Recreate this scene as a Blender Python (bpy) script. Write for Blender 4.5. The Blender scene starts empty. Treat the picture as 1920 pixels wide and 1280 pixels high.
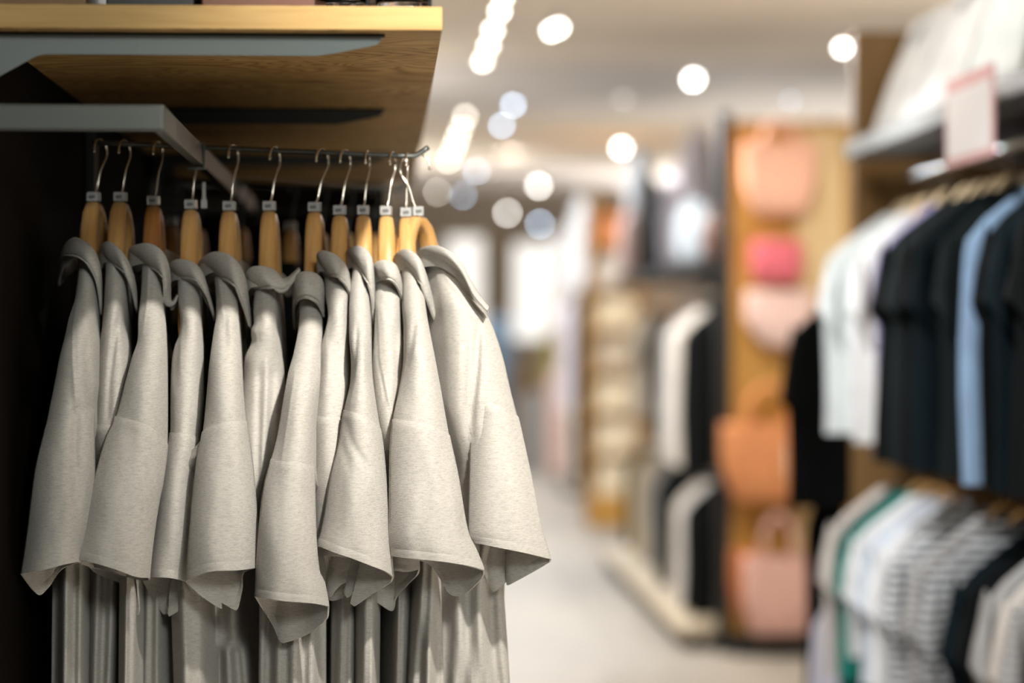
import bpy, math, random
from mathutils import Vector, Matrix, noise
random.seed(7)
PI = math.pi
S = bpy.context.scene
COL = S.collection

# ------------------------------------------------------------------ camera
F_PX = 1920 * 85 / 36.0
YAW, PITCH = math.atan(235 / F_PX), math.atan(18 / F_PX)
cam_d = bpy.data.cameras.new('camera'); cam = bpy.data.objects.new('camera', cam_d); COL.objects.link(cam)
cam.location = (0, 0, 1.5); cam.rotation_euler = (PI / 2 - PITCH, 0, -YAW)
cam_d.lens = 85; cam_d.sensor_width = 36; cam_d.clip_end = 200; cam_d.clip_start = 0.1
cam_d.dof.use_dof = True; cam_d.dof.focus_distance = 2.97; cam_d.dof.aperture_fstop = 2.05
S.camera = cam
RM = cam.rotation_euler.to_matrix()
def W(u, v, y):
    """the point of the place seen at photo position u, v at distance y along the aisle"""
    d = RM @ Vector(((u - 960) / F_PX, (640 - v) / F_PX, -1))
    return cam.location + d * (y / d.y)

# ------------------------------------------------------------------ materials
def mat(name, color, rough=0.6, metal=0.0, **kw):
    m = bpy.data.materials.new(name); m.use_nodes = True
    b = m.node_tree.nodes['Principled BSDF']
    b.inputs['Base Color'].default_value = (*color, 1); b.inputs['Roughness'].default_value = rough
    b.inputs['Metallic'].default_value = metal
    for k, v in kw.items(): b.inputs[k].default_value = v
    return m
def N(m, t, **kw):
    n = m.node_tree.nodes.new(t)
    for k, v in kw.items(): setattr(n, k, v)
    return n
def link(m, a, b): m.node_tree.links.new(a, b)
def ramp(m, stops):
    r = N(m, 'ShaderNodeValToRGB'); e = r.color_ramp.elements
    while len(e) < len(stops): e.new(0.5)
    for k, (p, c) in zip(e, stops): k.position = p; k.color = (*c, 1)
    return r
def coords(m, scale, rot=(0, 0, 0)):
    g = N(m, 'ShaderNodeTexCoord'); mp = N(m, 'ShaderNodeMapping')
    mp.inputs['Scale'].default_value = scale; mp.inputs['Rotation'].default_value = rot
    link(m, g.outputs['Object'], mp.inputs['Vector']); return mp.outputs['Vector']
def tex_noise(m, vec, scale=1, detail=4, rough=0.6, dist=0):
    n = N(m, 'ShaderNodeTexNoise'); link(m, vec, n.inputs['Vector'])
    n.inputs['Scale'].default_value = scale; n.inputs['Detail'].default_value = detail
    n.inputs['Roughness'].default_value = rough; n.inputs['Distortion'].default_value = dist
    return n.outputs['Fac']
def bump(m, h, strength, dist):
    b = N(m, 'ShaderNodeBump'); b.inputs['Strength'].default_value = strength; b.inputs['Distance'].default_value = dist
    link(m, h, b.inputs['Height']); link(m, b.outputs['Normal'], m.node_tree.nodes['Principled BSDF'].inputs['Normal'])
def base_in(m): return m.node_tree.nodes['Principled BSDF'].inputs['Base Color']

def fabric(name, c, streak=0.14, sc=1.0, bmp=0.6):
    """heathered pique cotton"""
    m = mat(name, c, 0.92); p = m.node_tree.nodes['Principled BSDF']
    p.inputs['Sheen Weight'].default_value = 0.12; p.inputs['Sheen Roughness'].default_value = 0.5
    p.inputs['Specular IOR Level'].default_value = 0.2
    n1 = tex_noise(m, coords(m, (130 * sc, 130 * sc, 620 * sc)), 1, 3, 0.65)
    n2 = tex_noise(m, coords(m, (900 * sc, 900 * sc, 900 * sc)), 1, 1, 0.5)
    mx = N(m, 'ShaderNodeMix', data_type='FLOAT'); mx.inputs[0].default_value = 0.35
    link(m, n1, mx.inputs[2]); link(m, n2, mx.inputs[3])
    lo = tuple(x * (1 - streak * 1.7) for x in c); hi = tuple(min(1, x * (1 + streak)) for x in c)
    r = ramp(m, [(0.33, lo), (0.5, c), (0.68, hi)])
    link(m, mx.outputs[0], r.inputs[0]); link(m, r.outputs[0], base_in(m))
    w = N(m, 'ShaderNodeTexWave', bands_direction='Z'); w.inputs['Scale'].default_value = 250
    w.inputs['Distortion'].default_value = 1.5; w.inputs['Detail'].default_value = 1; w.inputs['Detail Scale'].default_value = 9
    link(m, coords(m, (1, 1, 1)), w.inputs['Vector'])
    mx2 = N(m, 'ShaderNodeMix', data_type='FLOAT'); mx2.inputs[0].default_value = 0.6
    link(m, n2, mx2.inputs[2]); link(m, w.outputs['Fac'], mx2.inputs[3])
    bump(m, mx2.outputs[0], bmp, 0.0009)
    return m

def plain_cloth(name, c, rough=0.9):
    m = mat(name, c, rough, **{'Specular IOR Level': 0.1}); n = tex_noise(m, coords(m, (30, 30, 12)), 1, 3)
    r = ramp(m, [(0.3, tuple(x * 0.86 for x in c)), (0.7, tuple(min(1, x * 1.08) for x in c))])
    link(m, n, r.inputs[0]); link(m, r.outputs[0], base_in(m)); return m

def stripe_cloth(name, a, b, pitch=0.022):
    m = mat(name, a, 0.9); w = N(m, 'ShaderNodeTexWave', bands_direction='Z')
    w.inputs['Scale'].default_value = 0.314 / pitch; w.inputs['Distortion'].default_value = 0.6; w.inputs['Detail Scale'].default_value = 1.5
    link(m, coords(m, (1, 1, 1)), w.inputs['Vector'])
    r = ramp(m, [(0.4, a), (0.6, b)]); link(m, w.outputs['Fac'], r.inputs[0]); link(m, r.outputs[0], base_in(m)); return m

def wood(name, dark, mid, light, scale=(3, 12, 60), ring=24, rough=0.45, rings=True, rot=(0, 0, 0)):
    m = mat(name, mid, rough)
    v = coords(m, scale, rot); n = tex_noise(m, v, 1, 5, 0.6, 0.3)
    r = ramp(m, [(0.3, dark), (0.5, mid), (0.72, light)]); link(m, n, r.inputs[0])
    if rings:
        nn = tex_noise(m, coords(m, (3.2, 7.5, 3.2), rot), 1, 2, 0.45, 0.4)
        ml = N(m, 'ShaderNodeMath', operation='MULTIPLY'); ml.inputs[1].default_value = ring; link(m, nn, ml.inputs[0])
        fr = N(m, 'ShaderNodeMath', operation='PINGPONG'); fr.inputs[1].default_value = 0.5; link(m, ml.outputs[0], fr.inputs[0])
        rr = ramp(m, [(0.0, (0.48, 0.38, 0.26)), (0.36, (0.92, 0.90, 0.86)), (1.0, (1, 1, 1))]); link(m, fr.outputs[0], rr.inputs[0])
        mx = N(m, 'ShaderNodeMix', data_type='RGBA', blend_type='MULTIPLY')
        ge = N(m, 'ShaderNodeNewGeometry'); sx = N(m, 'ShaderNodeSeparateXYZ'); link(m, ge.outputs['Normal'], sx.inputs[0])
        ab = N(m, 'ShaderNodeMath', operation='ABSOLUTE'); link(m, sx.outputs['Z'], ab.inputs[0]); link(m, ab.outputs[0], mx.inputs[0])
        link(m, r.outputs[0], mx.inputs[6]); link(m, rr.outputs[0], mx.inputs[7]); link(m, mx.outputs[2], base_in(m))
    else:
        link(m, r.outputs[0], base_in(m))
    bump(m, n, 0.12, 0.001); m.node_tree.nodes['Principled BSDF'].inputs['Specular IOR Level'].default_value = 0.22
    return m

def emit(name, c, s):
    m = bpy.data.materials.new(name); m.use_nodes = True; nt = m.node_tree; nt.nodes.clear()
    e = nt.nodes.new('ShaderNodeEmission'); o = nt.nodes.new('ShaderNodeOutputMaterial')
    e.inputs[0].default_value = (*c, 1); e.inputs[1].default_value = s; nt.links.new(e.outputs[0], o.inputs[0]); return m

M = dict(
    polo=fabric('heather_grey_pique', (0.43, 0.405, 0.368)),
    olive=fabric('olive_knit', (0.13, 0.12, 0.085)),
    oak=wood('oak_board', (0.32, 0.197, 0.072), (0.395, 0.257, 0.10), (0.45, 0.305, 0.13), rough=0.6),
    oak_panel=wood('oak_panel', (0.40, 0.20, 0.04), (0.50, 0.265, 0.06), (0.58, 0.33, 0.10), scale=(12, 12, 2), rings=False),
    oak_pale=wood('pale_oak', (0.56, 0.40, 0.19), (0.66, 0.49, 0.26), (0.74, 0.57, 0.33), scale=(12, 12, 2), rings=False),
    hanger=wood('hanger_wood', (0.40, 0.205, 0.06), (0.50, 0.275, 0.095), (0.58, 0.345, 0.14), scale=(60, 14, 8), rings=False, rough=0.35),
    hanger_red=wood('reddish_hanger_wood', (0.20, 0.075, 0.02), (0.27, 0.11, 0.03), (0.33, 0.15, 0.045), scale=(60, 14, 8), rings=False, rough=0.35),
    hanger_pale=wood('pale_hanger_wood', (0.55, 0.40, 0.22), (0.66, 0.5, 0.3), (0.74, 0.58, 0.38), scale=(40, 14, 8), rings=False),
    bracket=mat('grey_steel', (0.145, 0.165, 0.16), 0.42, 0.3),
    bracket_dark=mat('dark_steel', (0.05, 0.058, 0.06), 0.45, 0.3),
    tube=mat('brushed_steel', (0.092, 0.098, 0.09), 0.42, 0.4),
    rod=mat('dark_rod', (0.10, 0.105, 0.10), 0.35, 0.7),
    chrome=mat('polished_wire', (0.72, 0.66, 0.56), 0.2, 1.0),
    gap=mat('black_gap_shade', (0.01, 0.01, 0.01), 0.8),
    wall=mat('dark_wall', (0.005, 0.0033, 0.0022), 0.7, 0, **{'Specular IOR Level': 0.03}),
    clear=mat('clear_plastic', (0.72, 0.73, 0.72), 0.15, 0.0, **{'Transmission Weight': 0.6}),
    ink=mat('dark_ink', (0.10, 0.10, 0.10), 0.6),
    glass=mat('clear_glass', (0.97, 0.98, 1), 0.02, 0.0, **{'Transmission Weight': 1.0, 'IOR': 1.45}),
    redbox=mat('brown_box', (0.10, 0.035, 0.015), 0.5),
    black=plain_cloth('black_cloth', (0.005, 0.006, 0.0065)),
    navy=plain_cloth('dark_navy_cloth', (0.006, 0.012, 0.016)),
    charcoal=plain_cloth('charcoal_cloth', (0.013, 0.018, 0.019)),
    teal=plain_cloth('teal_cloth', (0.02, 0.22, 0.18)),
    walnut=wood('walnut_board', (0.20, 0.11, 0.04), (0.27, 0.155, 0.06), (0.33, 0.20, 0.085), scale=(12, 12, 2), rings=False),
    white=plain_cloth('white_cloth', (0.80, 0.80, 0.80)),
    offwhite=plain_cloth('off_white_cloth', (0.72, 0.66, 0.60)),
    mint=plain_cloth('pale_mint_cloth', (0.76, 0.81, 0.81)),
    iceblue=plain_cloth('ice_blue_cloth', (0.66, 0.72, 0.80)),
    bluebag=plain_cloth('ice_blue_canvas', (0.40, 0.46, 0.53)),
    denim=plain_cloth('light_blue_cloth', (0.30, 0.44, 0.64)),
    lavender=plain_cloth('lavender_cloth', (0.26, 0.24, 0.42)),
    lilac=plain_cloth('lilac_cloth', (0.66, 0.64, 0.74)),
    beige=plain_cloth('beige_cloth', (0.60, 0.50, 0.38)),
    cream=plain_cloth('cream_cloth', (0.84, 0.72, 0.52)),
    tan=plain_cloth('tan_cloth', (0.42, 0.29, 0.17)),
    greycloth=plain_cloth('grey_cloth', (0.42, 0.41, 0.40)),
    yellow=plain_cloth('yellow_cloth', (0.80, 0.70, 0.30)),
    stripe=stripe_cloth('black_white_stripes', (0.70, 0.71, 0.72), (0.10, 0.11, 0.12)),
    stripe_grey=stripe_cloth('grey_stripes', (0.55, 0.54, 0.53), (0.20, 0.19, 0.19), 0.018),
    peach=plain_cloth('peach_canvas', (0.80, 0.45, 0.32)), orange=plain_cloth('orange_canvas', (0.72, 0.30, 0.13)),
    pink=plain_cloth('pink_canvas', (0.72, 0.44, 0.38)), palepink=plain_cloth('pale_pink_canvas', (0.80, 0.58, 0.53)),
    rose=plain_cloth('rose_canvas', (0.70, 0.16, 0.20)), rust=plain_cloth('rust_canvas', (0.55, 0.20, 0.08)),
    tag=mat('paper_tag', (0.85, 0.76, 0.62), 0.8), sign=mat('white_card', (0.82, 0.78, 0.78), 0.7), signpink=mat('pink_card', (0.75, 0.42, 0.42), 0.7),
    dark=mat('black_fixture', (0.012, 0.012, 0.012), 0.5), shelfgrey=mat('grey_shelf', (0.30, 0.32, 0.33), 0.5, 0.2),
    plinth=mat('beige_plinth', (0.62, 0.52, 0.38), 0.6), brown=mat('brown_fixture', (0.16, 0.085, 0.03), 0.5),
    paint_white=mat('white_panel', (0.88, 0.86, 0.82), 0.7),
    lamp_warm=emit('lamp_warm', (1.0, 0.93, 0.80), 16), lamp_cool=emit('lamp_cool', (0.62, 0.79, 1.0), 15), lamp_neutral=emit('lamp_neutral', (1.0, 0.97, 0.90), 20), lamp_dim=emit('lamp_dim', (0.9, 0.84, 0.76), 2.5),
    lit_panel=emit('lit_display', (1.0, 0.95, 0.88), 0.8),
    housing=mat('lamp_housing', (0.55, 0.52, 0.48), 0.5),
)

# ------------------------------------------------------------------ mesh helpers
class MB:
    def __init__(s): s.v = []; s.f = []
    def add(s, p): s.v.append(Vector(p)); return len(s.v) - 1
    def grid(s, rows, closed=False, cap0=False, cap1=False):
        idx = [[s.add(p) for p in r] for r in rows]
        n = len(rows[0])
        for a, b in zip(idx, idx[1:]):
            for j in range(n if closed else n - 1):
                k = (j + 1) % n
                s.f.append((a[j], a[k], b[k], b[j]))
        if cap0: s.f.append(tuple(reversed(idx[0])))
        if cap1: s.f.append(tuple(idx[-1]))
        return s
    def box(s, lo, hi):
        x0, y0, z0 = lo; x1, y1, z1 = hi
        i = [s.add(p) for p in ((x0,y0,z0),(x1,y0,z0),(x1,y1,z0),(x0,y1,z0),(x0,y0,z1),(x1,y0,z1),(x1,y1,z1),(x0,y1,z1))]
        for q in ((3,2,1,0),(4,5,6,7),(0,1,5,4),(1,2,6,5),(2,3,7,6),(3,0,4,7)): s.f.append(tuple(i[k] for k in q))
        return s
    def prism(s, pts, axis, t0, t1):
        """extrude a 2-D outline along an axis (0, 1 or 2)"""
        def mk(p, t):
            q = [p[0], p[1]]; q.insert(axis, t); return q
        a = [s.add(mk(p, t0)) for p in pts]; b = [s.add(mk(p, t1)) for p in pts]; n = len(pts)
        s.f.append(tuple(reversed(a))); s.f.append(tuple(b))
        for i in range(n): s.f.append((a[i], a[(i+1) % n], b[(i+1) % n], b[i]))
        return s
    def tube(s, path, r, n=10, cap=True, rz=None):
        path = [Vector(p) for p in path]; rows = []; ref = None
        for i, p in enumerate(path):
            t = (path[min(i+1, len(path)-1)] - path[max(i-1, 0)]).normalized()
            if ref is None:
                ref = Vector((0, 0, 1)) if abs(t.z) < 0.9 else Vector((1, 0, 0))
            a = (ref - t * ref.dot(t)).normalized(); b = t.cross(a); ref = a
            rr = r[i] if isinstance(r, (list, tuple)) else r
            rows.append([p + a * (rr * math.cos(2*PI*k/n)) + b * (rr * math.sin(2*PI*k/n)) for k in range(n)])
        return s.grid(rows, True, cap, cap)
    def lathe(s, prof, c, n=24, axis=Vector((0, 0, 1))):
        c = Vector(c); q = Vector((0, 0, 1)).rotation_difference(axis)
        return s.grid([[c + q @ Vector((r*math.cos(2*PI*k/n), r*math.sin(2*PI*k/n), z)) for k in range(n)] for r, z in prof], True, True, True)
    def build(s, name, m, parent=None, smooth=True, solid=0, bevel=0, sub=0):
        me = bpy.data.meshes.new(name); me.from_pydata([tuple(p) for p in s.v], [], s.f)
        me.materials.append(m)
        if smooth:
            for p in me.polygons: p.use_smooth = True
        me.update()
        o = bpy.data.objects.new(name, me); COL.objects.link(o)
        if parent is not None: o.parent = parent
        if solid:
            d = o.modifiers.new('thickness', 'SOLIDIFY'); d.thickness = solid; d.offset = 0
            d = o.modifiers.new('crisp_edges', 'EDGE_SPLIT'); d.split_angle = math.radians(55)
        if bevel:
            d = o.modifiers.new('bevel', 'BEVEL'); d.width = bevel; d.segments = 2; d.limit_method = 'ANGLE'
        if sub:
            d = o.modifiers.new('subdivision', 'SUBSURF'); d.levels = sub; d.render_levels = sub
        return o

def tag(o, label=None, cat=None, group=None, kind=None):
    if label: o['label'] = label
    if cat: o['category'] = cat
    if group: o['group'] = group
    if kind: o['kind'] = kind
    return o
def thing(name, label, cat, group=None, loc=(0, 0, 0), rz=0):
    o = bpy.data.objects.new(name, None); COL.objects.link(o); o.location = loc; o.rotation_euler = (0, 0, rz)
    o.empty_display_size = 0.05
    return tag(o, label, cat, group)

def lin(pts, x):
    if x <= pts[0][0]: return pts[0][1]
    for (a, p), (b, q) in zip(pts, pts[1:]):
        if x <= b: return p + (q - p) * (x - a) / max(b - a, 1e-9)
    return pts[-1][1]
def herm(pts, x):
    """smooth curve through (x, y) pairs"""
    n = len(pts)
    if x <= pts[0][0]: return pts[0][1]
    if x >= pts[-1][0]: return pts[-1][1]
    for i in range(n - 1):
        if x <= pts[i+1][0]: break
    sl = [(pts[k+1][1]-pts[k][1]) / max(pts[k+1][0]-pts[k][0], 1e-6) for k in range(n-1)]
    def tan(k):
        if k == 0: return sl[0]
        if k == n-1: return sl[-1]
        a, b = sl[k-1], sl[k]
        return 0 if a*b <= 0 else 2*a*b/(a+b)
    x0, y0 = pts[i]; x1, y1 = pts[i+1]; h = x1-x0; t = (x-x0)/h
    return (2*t**3-3*t*t+1)*y0+(t**3-2*t*t+t)*h*tan(i)+(-2*t**3+3*t*t)*y1+(t**3-t*t)*h*tan(i+1)
def resample(poly, n, smooth=True):
    """n points by arc length along a polyline of tuples"""
    P = [Vector(p) for p in poly]
    if smooth and len(P) > 2:
        Q = []
        for i in range(len(P)-1):
            p0 = P[max(i-1, 0)]; p1 = P[i]; p2 = P[i+1]; p3 = P[min(i+2, len(P)-1)]
            for k in range(8):
                t = k/8
                Q.append(0.5*((2*p1)+(p2-p0)*t+(2*p0-5*p1+4*p2-p3)*t*t+(3*p1-p0-3*p2+p3)*t**3))
        Q.append(P[-1]); P = Q
    L = [0]
    for a, b in zip(P, P[1:]): L.append(L[-1] + (b-a).length)
    out = []; j = 0
    for k in range(n):
        x = L[-1]*k/(n-1)
        while j < len(L)-2 and L[j+1] < x: j += 1
        t = (x-L[j])/max(L[j+1]-L[j], 1e-9); out.append(P[j].lerp(P[j+1], min(max(t, 0), 1)))
    return out
def sstep(a, b, x):
    t = min(max((x-a)/(b-a), 0), 1); return t*t*(3-2*t)
def seg_dist(poly, u, v):
    """(signed sideways distance, inside 0..1 fade at the ends) of a point to a crease running downwards"""
    if v <= poly[0][1]-25 or v >= poly[-1][1]+25: return None
    uu = lin([(p[1], p[0]) for p in poly], v)
    f = sstep(poly[0][1]-25, poly[0][1]+15, v) * (1-sstep(poly[-1][1]-15, poly[-1][1]+25, v))
    return u-uu, f

# ------------------------------------------------------------------ the setting
def struct(name, mb, m, smooth=False, bevel=0):
    return tag(mb.build(name, m, None, smooth, bevel=bevel), kind='structure')
fl = mat('floor_tiles', (0.5, 0.45, 0.38), 0.55, 0, **{'Specular IOR Level': 0.18})
nf = tex_noise(fl, coords(fl, (0.9, 0.33, 1)), 1, 3, 0.5)
rf = ramp(fl, [(0.3, (0.28, 0.262, 0.24)), (0.68, (0.415, 0.378, 0.325))]); link(fl, nf, rf.inputs[0]); link(fl, rf.outputs[0], base_in(fl))
struct('floor', MB().box((-8, -6, -0.1), (9, 36, 0)), fl)
cl = mat('ceiling_paint', (0.66, 0.57, 0.47), 0.9)
nc = tex_noise(cl, coords(cl, (0.35, 0.3, 1)), 1, 3, 0.5)
rc = ramp(cl, [(0.3, (0.86, 0.77, 0.66)), (0.7, (0.92, 0.82, 0.69))]); link(cl, nc, rc.inputs[0]); link(cl, rc.outputs[0], base_in(cl))
struct('ceiling', MB().box((-8, -2, 3.0), (9, 36, 3.1)), cl)
struct('trim_1', MB().box((-8, 13.4, 2.985), (9, 16.6, 3.0)), mat('grey_ceiling_band', (0.70, 0.66, 0.63), 0.9))
struct('trim_2', MB().box((-8, 22.0, 2.985), (9, 25.2, 3.0)), mat('grey_ceiling_band_far', (0.72, 0.68, 0.65), 0.9))
struct('wall_back', MB().box((-8, 34.0, 0), (9, 34.2, 3.0)), mat('back_wall_paint', (0.62, 0.52, 0.40), 0.9))
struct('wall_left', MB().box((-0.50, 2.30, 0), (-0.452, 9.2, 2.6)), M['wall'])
struct('wall_right', MB().box((4.2, 3.0, 0), (4.3, 34.0, 3.0)), mat('right_wall_paint', (0.45, 0.40, 0.34), 0.9))

# ------------------------------------------------------------------ left wall bay: shelf, brackets, hang frame, arm
SX0, SX1, SZ0, SZ1 = -0.451, 0.0625, 1.8385, 1.8655
shelves = [(2.72, 3.655, 'nearest oak shelf board, its sawn end facing the camera above the grey polo shirts'),
           (3.659, 4.59, 'oak shelf board behind the nearest one, over the dark shirts'),
           (4.594, 5.53, 'far oak shelf board at the back of the wall bay')]
for a, b, lb in shelves:
    tag(MB().box((SX0, a, SZ0), (SX1, b, SZ1)).build('shelf_board', M['oak'], None, False, bevel=0.0012), lb, 'shelf', 'oak boards of the wall shelf')

def bracket(y, label, m):
    t = thing('shelf_bracket', label, 'bracket', 'steel brackets under the oak shelf', (SX0, y, SZ0))
    k = 2.755 / 4533
    X = lambda u: (u - 725) * k - SX0
    Z = lambda v: 1.5 + (622 - v) * k - SZ0
    pts = [(0.0, Z(235)), (X(-10), Z(158)), (X(62), Z(118)), (X(76), Z(110.5)), (X(92), Z(107)), (X(595), Z(107)), (X(625), Z(103)),
           (X(703), Z(87)), (X(711), Z(83)), (X(715), Z(77)), (X(715), Z(70)), (0.0, Z(70))]
    MB().prism(list(reversed(pts)), 1, 0, 0.003).build('plate', m, t, False, bevel=0.0004)
    MB().box((0, 0.0005, Z(70)), (X(722), 0.012, -0.0002)).build('gap_shade', M['gap'], t, False)  # black strip standing in for the dark gap between plate and board
    return t
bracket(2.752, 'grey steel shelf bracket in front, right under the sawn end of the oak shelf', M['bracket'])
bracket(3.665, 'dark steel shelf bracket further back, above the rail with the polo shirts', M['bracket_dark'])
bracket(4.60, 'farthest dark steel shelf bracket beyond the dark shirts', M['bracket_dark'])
for y, lb in ((2.765, 'near grey steel wall post carrying the front shelf bracket'), (3.66, 'grey steel wall post behind the leftmost hangers'), (4.60, 'far grey steel wall post behind the dark shirts')):
    tag(MB().box((-0.4515, y, 0.0), (-0.4365 if y > 3 else -0.446, y + 0.022, 2.2)).build('wall_post', M['bracket'], None, False, bevel=0.001), lb, 'post', 'steel wall posts')

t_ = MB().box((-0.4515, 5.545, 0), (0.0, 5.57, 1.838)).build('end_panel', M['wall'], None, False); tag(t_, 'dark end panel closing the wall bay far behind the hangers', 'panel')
YT = 2.69
t = thing('clothes_rail', 'square grey steel hang frame running back along the wall, carrying the shirt arms', 'clothes rail', None, (-0.45, YT, 1.722))
zt0, zt1 = 1.722, 1.7515
MB().box((0.0, 0, 0), (0.2035, 0.012, zt1 - zt0)).build('side_arm', M['tube'], t, False, bevel=0.003)
MB().box((0.191, 0.0005, 0.0003), (0.2045, 1.85, zt1 - zt0 - 0.0003)).build('long_bar', M['tube'], t, False, bevel=0.002)
MB().box((0.0, 1.85, 0), (0.2045, 1.862, zt1 - zt0)).build('back_arm', M['tube'], t, False, bevel=0.003)

YR = 3.25
def arm(y, u0, v0, u1, v1, label, tip=True):
    A, B = W(u0, v0, y), W(u1, v1, y)
    t = thing('hanging_rail', label, 'display arm', 'straight arms hooked on the hang frame', A)
    path = [A.lerp(B, k/14) for k in range(15)]
    if tip: path += [B + Vector((0.006, 0, 0.0008)), B + Vector((0.012, 0, 0.004)), B + Vector((0.018, 0, 0.0085)), B + Vector((0.0235, 0, 0.012))]
    r = [0.0034]*len(path)
    mb = MB().tube([p - A for p in path], r, 14); mb.build('rod', M['rod'], t)
    xh = -0.2455; zr = lin([(A.x, A.z), (B.x, B.z)], xh)
    c = MB()
    c.box((xh - 0.018, y - 0.006, 1.7518), (xh + 0.0035, y + 0.006, zr + 0.0045))
    c.box((xh + 0.0006, y - 0.006, 1.7165), (xh + 0.0036, y + 0.006, 1.7518))
    c.box((xh - 0.020, y - 0.006, 1.7165), (xh + 0.0006, y + 0.006, 1.7195))
    for p in c.v: p -= A
    c.build('hook_clip', M['bracket'], t, False, bevel=0.0004)
    return t
arm(YR, 173, 267, 771, 293, 'front straight rail with upturned tip at the aisle, holding the grey polo shirts')
# a clear size marker hanging from the clip
p = W(384, 347, YR - 0.008)
t = thing('size_marker', 'small clear plastic size marker hanging loose under the hook clip of the arm', 'size marker', None, p)
MB().box((-0.003, -0.003, -0.019), (0.0015, 0.0, 0.004)).build('strap', M['clear'], t, False, bevel=0.0005)
MB().box((-0.0048, -0.004, -0.031), (0.0032, 0.001, -0.019)).build('plate', M['clear'], t, False, bevel=0.0008)

# ------------------------------------------------------------------ wooden hangers seen end-on
def hanger_path():
    """one arm in (reach, drop): from the neck out to the shoulder tip"""
    return [(0.0, 0.0), (0.012, -0.002), (0.026, -0.012), (0.038, -0.030), (0.045, -0.052), (0.053, -0.078), (0.064, -0.104), (0.080, -0.126), (0.096, -0.144), (0.110, -0.157)]
def wooden_hanger(neck, rail, hook_rot, label, group, yaw=0.0, lean=0.0, material=None, hook_m=None, cat='hanger', marker=True, name='clothes_hanger', scale=1.0, hook_r=0.0165):
    """neck: top of the wood; rail: the point of the rail it hangs from"""
    t = thing(name, label, cat, group, neck)
    q = Matrix.Rotation(yaw, 3, 'Z')
    hp = [(a*scale, b*scale) for a, b in hanger_path()]
    HW = [0.0075, 0.0095, 0.0108, 0.0115, 0.0120, 0.0122, 0.0124, 0.0124, 0.012, 0.011]
    HH = [0.007, 0.0085, 0.010, 0.011, 0.0115, 0.0115, 0.011, 0.0105, 0.010, 0.009]
    rows = []
    seq = [(-a, b, w, h) for (a, b), w, h in zip(hp, HW, HH)][::-1] + [(a, b, w, h) for (a, b), w, h in zip(hp, HW, HH)][1:]
    P = [Vector((0, a, b - 0.008)) for a, b, _, _ in seq]
    for i, (a, b, w, h) in enumerate(seq):
        tg = (P[min(i+1, len(P)-1)] - P[max(i-1, 0)]).normalized()
        nz = Vector((0, -tg.z, tg.y))
        if nz.z < 0: nz = -nz
        bow = 0.010 * (abs(a)/0.122)**1.5*0.4
        row = []
        for k in range(16):
            an = 2*PI*k/16; cx, sx = math.cos(an), math.sin(an)
            ex = math.copysign(abs(cx)**0.6, cx)*w*scale; ez = math.copysign(abs(sx)**0.6, sx)*h*scale
            row.append(q @ (P[i] + Vector((ex + bow, 0, 0)) + nz*ez))
        rows.append(row)
    MB().grid(rows, True, True, True).build('wooden_body', material or M['hanger'], t, True)
    # the hook: stem from the neck, round behind the rail, over it and down in front
    r = rail - neck; hr = hook_r * scale
    qh = Matrix.Rotation(hook_rot, 3, 'Z')
    top = Vector((r.x, r.y, r.z + 0.0049 - hr))     # hook circle centre: the wire lies on top of the rail
    loc = []
    for k in range(13):
        an = -0.15*PI + (k/12)*(1.16*PI)
        loc.append(Vector((0, hr*math.cos(an), hr*math.sin(an))))
    circ = [top + qh @ p for p in loc]
    a0 = circ[0]
    stem = [Vector((0, 0, -0.004)), Vector((0, 0, 0.008)), Vector((0, 0, 0.018)) .lerp(Vector((a0.x*0.25, a0.y*0.25, 0.018)), 1.0)]
    m1 = Vector((0, 0, 0.02)).lerp(a0, 0.55); m1.x = a0.x*0.55; m1.y = a0.y*0.5
    pts = resample(stem + [m1] + circ, 44)
    MB().tube(pts, 0.00145*scale, 8).build('hook', hook_m or M['chrome'], t)
    b = MB().lathe([(0.0003, -0.0024), (0.0017, -0.0017), (0.0024, 0), (0.0017, 0.0017), (0.0003, 0.0024)], pts[-1], 10)
    b.build('hook_tip', hook_m or M['chrome'], t)
    if marker:
        f = MB().box((-0.0075, -0.0075, -0.0005), (0.0075, 0.0075, 0.012)); o = f.build('size_cube', M['clear'], t, False, bevel=0.001)
        o.rotation_euler = (0, 0, hook_rot*0.5 + yaw)
        # one printed mark, a joined little letterform
        w = MB().prism([(-0.0042, 0.0035), (-0.001, 0.003), (0.0015, 0.0037), (0.0040, 0.0033), (0.0043, 0.0072), (0.0012, 0.0078), (-0.0012, 0.0071), (-0.0040, 0.0077)], 1, -0.0081, -0.0076)
        w.build('size_print', M['ink'], o, False)
    return t
def rail_at(u):
    A, B = W(173, 267, YR), W(771, 293, YR)
    x = W(u, 280, YR).x; k = (x - A.x)/(B.x - A.x); return A.lerp(B, k)

# (rail u, neck u, neck v, hook turn in degrees, yaw in degrees)
HG = [(188, 176, 377, -24, 3), (233, 226, 377, -22, 2), (296, 288, 384, -18, -1), (364, 358, 391, -14, 0), (437, 430, 394, -20, 1), (515, 505, 394, -22, 1),
      (604, 590, 396, -28, 2), (647, 637, 402, -24, 1), (689, 681, 402, -10, 0), (736, 724, 403, -14, 0), (763, 761, 406, -4, -1), (778, 782, 404, 76, 24)]
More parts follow.
